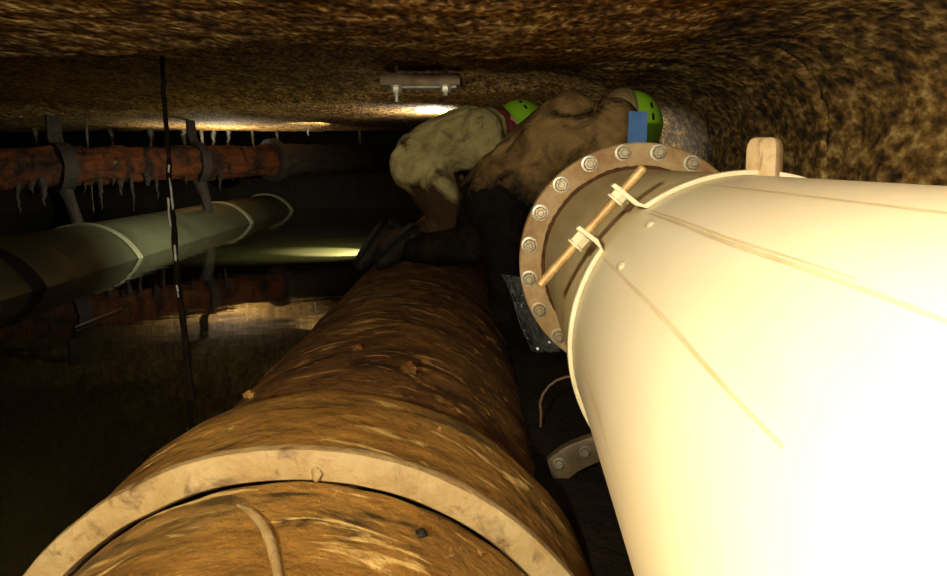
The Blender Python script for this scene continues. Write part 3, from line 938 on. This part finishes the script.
def fold(co):
    r = 1 - abs(noise.noise(co * 7 + Vector((0, 0, 3)))) * 2
    r2 = 1 - abs(noise.noise(Vector((co.x * 16, co.y * 9, co.z * 12)))) * 2
    return .012 * r + .006 * r2 - .008

def worker(name, label, J, mat, hat, hood=None, gl=None, scale=1., hs=1.1, ho=.045):
    """J: dict of joints (world points). The clothed body is one continuous mesh."""
    bm = bmesh.new()
    lat = J['lat']                             # unit vector to the person's left
    k = scale
    pel, wst, chs, nck = J['pelvis'], J['waist'], J['chest'], J['neck']
    for s in (-1, 1):
        cap(bm, pel + lat * .085 * s * k, .135 * k, wst + lat * .07 * s * k, .122 * k)
        cap(bm, wst + lat * .07 * s * k, .122 * k, chs + lat * .09 * s * k, .135 * k)
        cap(bm, chs + lat * .09 * s * k, .130 * k, nck + lat * .10 * s * k + J['down'] * .02, .085 * k)
    cap(bm, nck, .085 * k, nck.lerp(J['head'], .6), .062 * k)
    for s, side_ in ((1, 'L'), (-1, 'R')):
        hp = pel + lat * .10 * s * k
        kn, an = J['knee' + side_], J['ankle' + side_]
        cap(bm, hp, .118 * k, hp.lerp(kn, .5), .10 * k); cap(bm, hp.lerp(kn, .5), .10 * k, kn, .076 * k)
        cap(bm, kn, .074 * k, kn.lerp(an, .35), .072 * k); cap(bm, kn.lerp(an, .35), .072 * k, an, .055 * k)
        sh = nck + lat * .185 * s * k - (nck - chs) * .25
        el, wr_ = J['elbow' + side_], J['wrist' + side_]
        cap(bm, nck + lat * .08 * s * k, .075 * k, sh, .082 * k)
        cap(bm, sh, .08 * k, el, .058 * k); cap(bm, el, .056 * k, wr_, .040 * k)
    hc, hu, hf, hl = head(bm, J['head'], J['hup'], J['hfw'])
    body = fuse(bm, .0115, 4)
    # skin on the head, cloth elsewhere; cloth is creased
    hd = J['head']
    for f in body.faces:
        c = f.calc_center_median()
        f.material_index = 1 if (c - hd).length < .115 and (c - nck).length > .10 else 0
    for v in body.verts:
        if (v.co - hd).length > .15: v.co += v.normal * fold(v.co)
    o = obj(name, body, [mat, M['skin']])
    tag(o, label, 'person')
    for s in (-1, 1):
        b2 = bmesh.new(); blob(b2, hc + hl * .031 * s + hf * .083 - hu * .005, hf * .011, hl * .012, hu * .011)
        ey = child(o, 'eye', b2, M['eye'])
    HELM.append((o, hc, hu, hf, hl, hat))
    for s, side_ in ((1, 'L'), (-1, 'R')):
        HANDS.append((o, J['wrist' + side_], J['wrist' + side_] - J['elbow' + side_], J['palm'], M['glove']))
        sd = (J['knee' + side_] - J['ankle' + side_])
        BOOTS.append((o, J['ankle' + side_], J['toe' + side_], sd, M['black']))
    if hood:
        b2 = bmesh.new()
        blob(b2, hc - hu * ho - hf * .01, hf * .105 * hs, hl * .092 * hs, hu * .085 * (.5 + hs / 2))
        cap(b2, hc - hu * .06, .085, nck.lerp(hc, .35), .095)
        out = fuse(b2, .01, 3)
        child(o, 'hood', out, hood)
    return o
HELM, HANDS, BOOTS = [], [], []
def child(par, name, bm, m): return obj(name, bm, m, par)

dA = 3.62
LA = Vector((.06, 1, 0)).normalized()
A = dict(lat=LA, down=Vector((.3, 0, -1)),
         pelvis=at(424, 163, dA), waist=at(442, 147, dA), chest=at(473, 139, dA), neck=at(489, 127, dA), head=at(516, 128, dA),
         hup=Vector((.75, 0, .65)), hfw=Vector((.6, -.55, -.75)),
         kneeL=at(468, 226, dA + .14), ankleL=at(400, 240, dA + .15), kneeR=at(458, 230, dA - .13), ankleR=at(390, 244, dA - .13),
         elbowL=at(512, 178, dA + .22), wristL=at(520, 215, dA + .05), elbowR=at(505, 182, dA - .2), wristR=at(516, 222, dA - .08),
         palm=Vector((0, 0, -1)), toeL=Vector((-.55, .1, -.85)), toeR=Vector((-.55, -.1, -.85)))
MA = coverall('pale_coverall', (186, 170, 112), (128, 110, 64), (58, 40, 22), .18, .72)
wA = worker('person', 'kneeling worker in pale mud-stained coverall and green hard hat, bent forward on brown pipe', A, MA, M['helmet'], M['maroon'], scale=1.14)
dB = 2.98
LB = Vector((-.1, 1, 0)).normalized()
B = dict(lat=LB, down=Vector((.3, 0, -1)),
         pelvis=at(497, 196, dB), waist=at(528, 162, dB), chest=at(566, 134, dB), neck=at(610, 124, dB), head=at(625, 124, dB - .02),
         hup=Vector((.95, 0, .1)), hfw=Vector((.1, -.15, -1)),
         kneeL=at(472, 246, dB + .15), ankleL=at(415, 250, dB + .22), kneeR=at(508, 262, dB - .1), ankleR=at(505, 355, dB + .02),
         elbowL=at(640, 180, dB + .1), wristL=at(628, 230, dB - .05), elbowR=at(600, 185, dB - .2), wristR=at(612, 235, dB - .22),
         palm=Vector((0, 0, -1)), toeL=Vector((-.7, .1, -.7)), toeR=Vector((.4, .9, -.1)))
MB_ = coverall('brown_coverall', (146, 116, 70), (84, 60, 32), (16, 11, 7), .58, 1.22)
MC_ = noisy('hood_cloth', [(.3, (112, 88, 52)), (.7, (160, 134, 88))], 7, rough=.85, bump=.5, bscale=18, bdist=.015)
wB = worker('person', 'worker in dark brown mud-soaked coverall bent over behind the rusty flange', B, MB_, M['helmet'], MC_, scale=1.14, hs=1.32, ho=.005)
for a in HELM: helmet(*a)
for a in HANDS: hand(*a)
for a in BOOTS: boot(*a)

# ------------------------------------------------------------------ work lights behind the men, added spots for soffit and water glow
def work_light(loc, aim, label):
    t = thing('work_light', label, 'lamp', loc)
    loc = Vector(loc); aim = Vector(aim).normalized()
    e1, e2, _ = frame(aim)
    c = loc + Vector((0, 0, .11))
    bm = bmesh.new(); box(bm, c - aim * .03, e1 * .075, e2 * .055, aim * .03); bevel(bm, .006)
    hs = obj('housing', bm, M['housing'], t)
    bm = bmesh.new(); box(bm, c + aim * .002, e1 * .065, e2 * .046, aim * .003)
    obj('lens', bm, M['lens'], t)
    bm = bmesh.new()
    tube(bm, [c + e1 * .085, c + e1 * .085 - Vector((0, 0, .10)), c - e1 * .085 - Vector((0, 0, .10)), c - e1 * .085], .006, 8)
    obj('stand', bm, M['housing'], t)
    return c
def lamp(name, typ, loc, power, col, size=.05, **kw):
    d = bpy.data.lights.new(name, typ); d.energy = power; d.color = col
    if typ in ('POINT', 'SPOT'): d.shadow_soft_size = size
    for k, v in kw.items():
        if k != 'aim': setattr(d, k, v)
    o = bpy.data.objects.new(name, d); COL.objects.link(o); o.location = loc
    if 'aim' in kw: o.rotation_euler = (Vector(kw['aim']) - Vector(loc)).to_track_quat('-Z', 'Y').to_euler()
    return o
def on_pipe(x, y):
    c = BP + BD * y
    return Vector((x, y, c.z + math.sqrt(max(0, BR ** 2 - (x - c.x) ** 2)) + .004))
l1 = on_pipe(-.46, 4.6); c1 = work_light(l1, (-.2, .1, 1), 'work light on the brown pipe behind the pale-suited worker, lighting the ceiling')
l2 = on_pipe(-.30, 4.15); c2 = work_light(l2, (.6, .2, .8), 'work light on the brown pipe behind the two workers, facing the right wall')
WARM = (1, .93, .74)
lp = Vector((-.66, 6.6, Z0 + .40))
lamp('work_lamp_up', 'SPOT', lp, 60, WARM, .03, spot_size=math.radians(168), spot_blend=.1, aim=lp + Vector((-.12, 0, 1)))
lf = Vector((-3.6, 8.9, Z0 + .05))
lamp('soffit_fill', 'SPOT', lf, 60, WARM, .04, spot_size=math.radians(160), spot_blend=.4, aim=lf + Vector((.05, -.05, 1)))  # added unseen spot brightening the left soffit, no lamp stands there
lamp('work_lamp_right', 'SPOT', Vector((.15, 4.9, Z0 - .05)), 60, WARM, .04, spot_size=math.radians(34), spot_blend=.9, aim=(.95, 4.0, Z0 + .10))
lamp('ceiling_caustic_spot', 'SPOT', Vector((-1.85, 7.6, Z0 + .12)), 150, (1, .97, .85), .02, spot_size=math.radians(34), spot_blend=.5, aim=at_z(308, 124, Z0 + CZ + REC))  # added unseen spot for lamp light the water throws onto the ceiling
lamp('water_glow_spot', 'SPOT', Vector((-.95, 5.3, Z0 - .0)), 520, (.92, 1, .74), .02, spot_size=math.radians(112), spot_blend=1., aim=(-1.75, 5.9, WATER))  # added spot above the water, stands for an underwater light's green glow
lamp('water_core_spot', 'SPOT', Vector((-1.02, 5.55, Z0 - .36)), 2200, (.96, 1, .84), .02, spot_size=math.radians(70), spot_blend=.5, aim=(-1.28, 5.62, WATER))  # added close spot for the white core of the underwater glow
# photographer's lamp behind and left of the lens, and the small flash on the camera
lamp('flash', 'POINT', Vector((-.42, -.5, Z0 + .25)), 158, (.98, .93, .71), .045)
lamp('camera_flash', 'POINT', Vector((.12, -.12, Z0 + .28)), 24, (.98, 1, 1), .03)

wld = bpy.data.worlds.new('World'); SC.world = wld; wld.use_nodes = True
wld.node_tree.nodes['Background'].inputs[0].default_value = (.02, .017, .012, 1)
wld.node_tree.nodes['Background'].inputs[1].default_value = .1

# ------------------------------------------------------------------ camera
cd = bpy.data.cameras.new('camera'); cam = bpy.data.objects.new('camera', cd); COL.objects.link(cam)
cam.location = EYE
cam.rotation_euler = Matrix((RT, UP, -FW)).transposed().to_euler()
cd.sensor_fit = 'HORIZONTAL'; cd.sensor_width = 36; cd.lens = 36 * F / 947
cd.clip_start = .02
SC.camera = cam
SC.view_settings.view_transform = 'Standard'; SC.view_settings.look = 'None'
SC.cycles.caustics_reflective = False; SC.cycles.caustics_refractive = False
SC.view_settings.exposure = 0; SC.view_settings.gamma = 1
